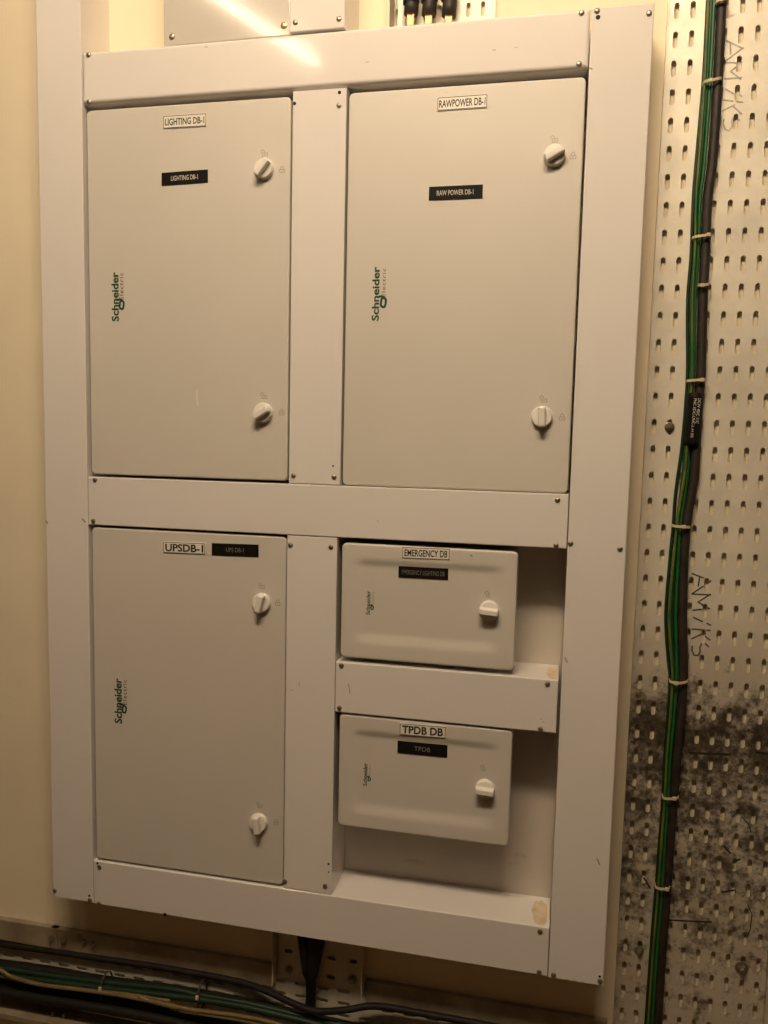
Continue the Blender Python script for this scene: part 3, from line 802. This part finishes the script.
# riser plate joining the tray to the frame from below
rp_ = empty('riser_plate', (0.536, D - 0.001, -0.157), 'pale slotted riser plate between the bottom rail and the horizontal tray', 'bracket')
obj('web', slotted_bm([0.4735 + 0.0451 * k for k in range(4)], [-0.0930 + 0.0405 * k for k in range(-1, 3)], 0.02255, 0.02025, 0.0085, 0.0042, 0.0865, 0.0880), 'galv_clean', rp_)
obj('flange', box_bm(0.4478, 0.4492, 0.060, D - 0.001, -0.154, 0.0), 'galv_clean', rp_)
obj('flange', box_bm(0.6313, 0.6327, 0.060, D - 0.001, -0.154, 0.0), 'galv_clean', rp_)
bolt(rp_, 289, 969, 0.0865); bolt(rp_, 352.5, 979, 0.0865, 0.009)

# black cable leaving the frame through a tapered boot
def P(px, py, y): q = at(px, py, y); return (q.x, y, q.z)
bt = empty('feeder_cable', P(312, 1024, 0.060), 'black feeder cable dropping from the bottom rail through a tapered boot', 'cable')
q = [P(312.5, 936, 0.050), P(312, 950, 0.050), P(311, 968, 0.050), P(310.5, 978, 0.052), P(310.5, 990, 0.060)]
top = Vector(q[0])
obj('boot', tube_bm([(top.x, 0.050, 0.0005)] + q[:4], 0.02, 14, 3, rads=[0.0285, 0.0270, 0.0225, 0.0165, 0.0118]), 'cable_black', bt, smooth=True)
obj('sheath', tube_bm([q[2], q[3], P(311, 990, 0.066), P(310.5, 1005, 0.073), P(310, 1024, 0.074), P(309, 1055, 0.074)], 0.0105, 12, 4), 'cable_black', bt, smooth=True)
for k, (pa, pb) in enumerate(((P(299.5, 938, 0.030), P(304.5, 974, 0.034)), (P(303, 938, 0.022), P(306.5, 976, 0.032)))):
    a_ = Vector(pa); obj('core', tube_bm([(a_.x - 0.002, a_.y, 0.0005), pa, pb], 0.0045, 8, 4), 'cable_black', bt, smooth=True)

# loose cables lying along the horizontal tray
def run(name, ma, rad, pts, lb, cat='cable', y=0.06, group='cables along the horizontal tray'):
    P_ = [P(px, py, y + (dy[0] if dy else 0)) for px, py, *dy in pts]
    for k in (0.75, 0.95, 1.09):                      # runs on along the tray out of the picture
        if P_[-1][0] < k - 0.08 and 'left' not in lb and 'lowest' not in lb: P_.append((k, P_[-1][1], P_[-1][2]))
    return tag(obj(name, tube_bm(P_, rad, 8, 4), ma, smooth=True), lb, cat, group)
run('tray_cable', 'cable_black', 0.0065, [(-60, 934, 0.016), (0, 944, 0.016), (45, 950, 0.016), (90, 957, 0.016), (150, 965.5, 0.016), (200, 974, 0.016), (235, 981, 0.014), (262, 989, 0.004), (290, 1002, -0.010), (315, 1011, -0.016), (345, 1010, -0.012), (375, 1006, 0.0), (420, 1013, 0.004), (480, 1024, 0.006), (560, 1040, 0.006)], 'black cable sagging under the side rail of the horizontal tray', y=0.0645)
run('tray_cable', 'cable_black', 0.012, [(-60, 958), (0, 965), (50, 972), (100, 981), (160, 989), (220, 999), (280, 1012), (340, 1026), (420, 1042)], 'black cable lying behind the green wires in the horizontal tray', y=0.0765)
run('tray_wire', 'green_shaded', 0.0065, [(-60, 958), (0, 968), (60, 977), (115, 983.5), (170, 989), (200, 995), (250, 1004), (310, 1018), (380, 1034)], 'dark green wire lying uppermost in the horizontal tray', 'wire', y=0.0600)
run('tray_wire', 'green_shaded', 0.0065, [(-60, 964), (0, 975), (60, 983), (120, 990), (180, 997), (240, 1006), (300, 1020), (380, 1040)], 'dark green wire just above the tan wires in the horizontal tray', 'wire', y=0.0490)
run('tray_wire', 'tan_wire', 0.0042, [(-40, 952), (0, 970), (12, 977), (40, 984.5), (75, 989), (105, 993), (130, 997), (160, 1003), (200, 1012)], 'tan wire catching the light at the left end of the horizontal tray', 'wire', y=0.0375)
run('tray_wire', 'tan_wire', 0.0032, [(-40, 962), (0, 975.5), (30, 983), (60, 987.5), (95, 990.5), (130, 994.5), (170, 1001)], 'thin tan wire crossing the lit tan wire at the left', 'wire', y=0.0420)
run('tray_wire', 'tan_wire', 0.0042, [(138, 996), (152, 1001.5), (175, 1007), (205, 1011.5), (240, 1016), (270, 1022), (310, 1032)], 'tan wire showing below the middle slots of the horizontal tray', 'wire', y=0.0375)
run('tray_wire', 'tan_wire', 0.003, [(180, 1011), (215, 1016), (245, 1021), (275, 1028), (310, 1040)], 'short tan wire nearest the lower edge of the picture', 'wire', y=0.0375)
run('tray_cable', 'cable_black', 0.012, [(-60, 972), (0, 983), (50, 991), (100, 998), (160, 1008), (230, 1022), (300, 1040)], 'black cable under the tan wires in the horizontal tray', y=0.062)
run('tray_cable', 'cable_black', 0.010, [(-60, 985), (0, 992), (50, 1000), (100, 1008), (160, 1019), (230, 1036)], 'lowest black cable resting on the lower flange of the horizontal tray', y=0.046)
for px, py, lb in ((100, 989, 'cable tie at the left of the horizontal tray bundle'), (197, 998, 'cable tie at the middle of the horizontal tray bundle')):
    q = at(px, py, 0.038)
    t = empty('cable_tie', q, lb, 'cable tie', 'cable ties on the horizontal tray')
    bm = bmesh.new(); n = 20; rings = []
    for k in range(n):
        an = 2 * math.pi * k / n
        rings.append([bm.verts.new((q.x + dx, 0.062 + (0.0235 - ins) * math.cos(an), q.z - 0.010 + (0.030 - ins) * math.sin(an))) for ins, dx in ((0, -0.002), (0, 0.002), (0.0012, 0.002), (0.0012, -0.002))])
    for k in range(n):
        p_, q_ = rings[k], rings[(k + 1) % n]
        for i in range(4): bm.faces.new((p_[i], p_[(i + 1) % 4], q_[(i + 1) % 4], q_[i]))
    obj('strap', bm, 'tie_dull', t)
    obj('head', box_bm(q.x - 0.003, q.x + 0.003, 0.036, 0.040, q.z - 0.004, q.z + 0.004, 0.0006, 1), 'tie', t)
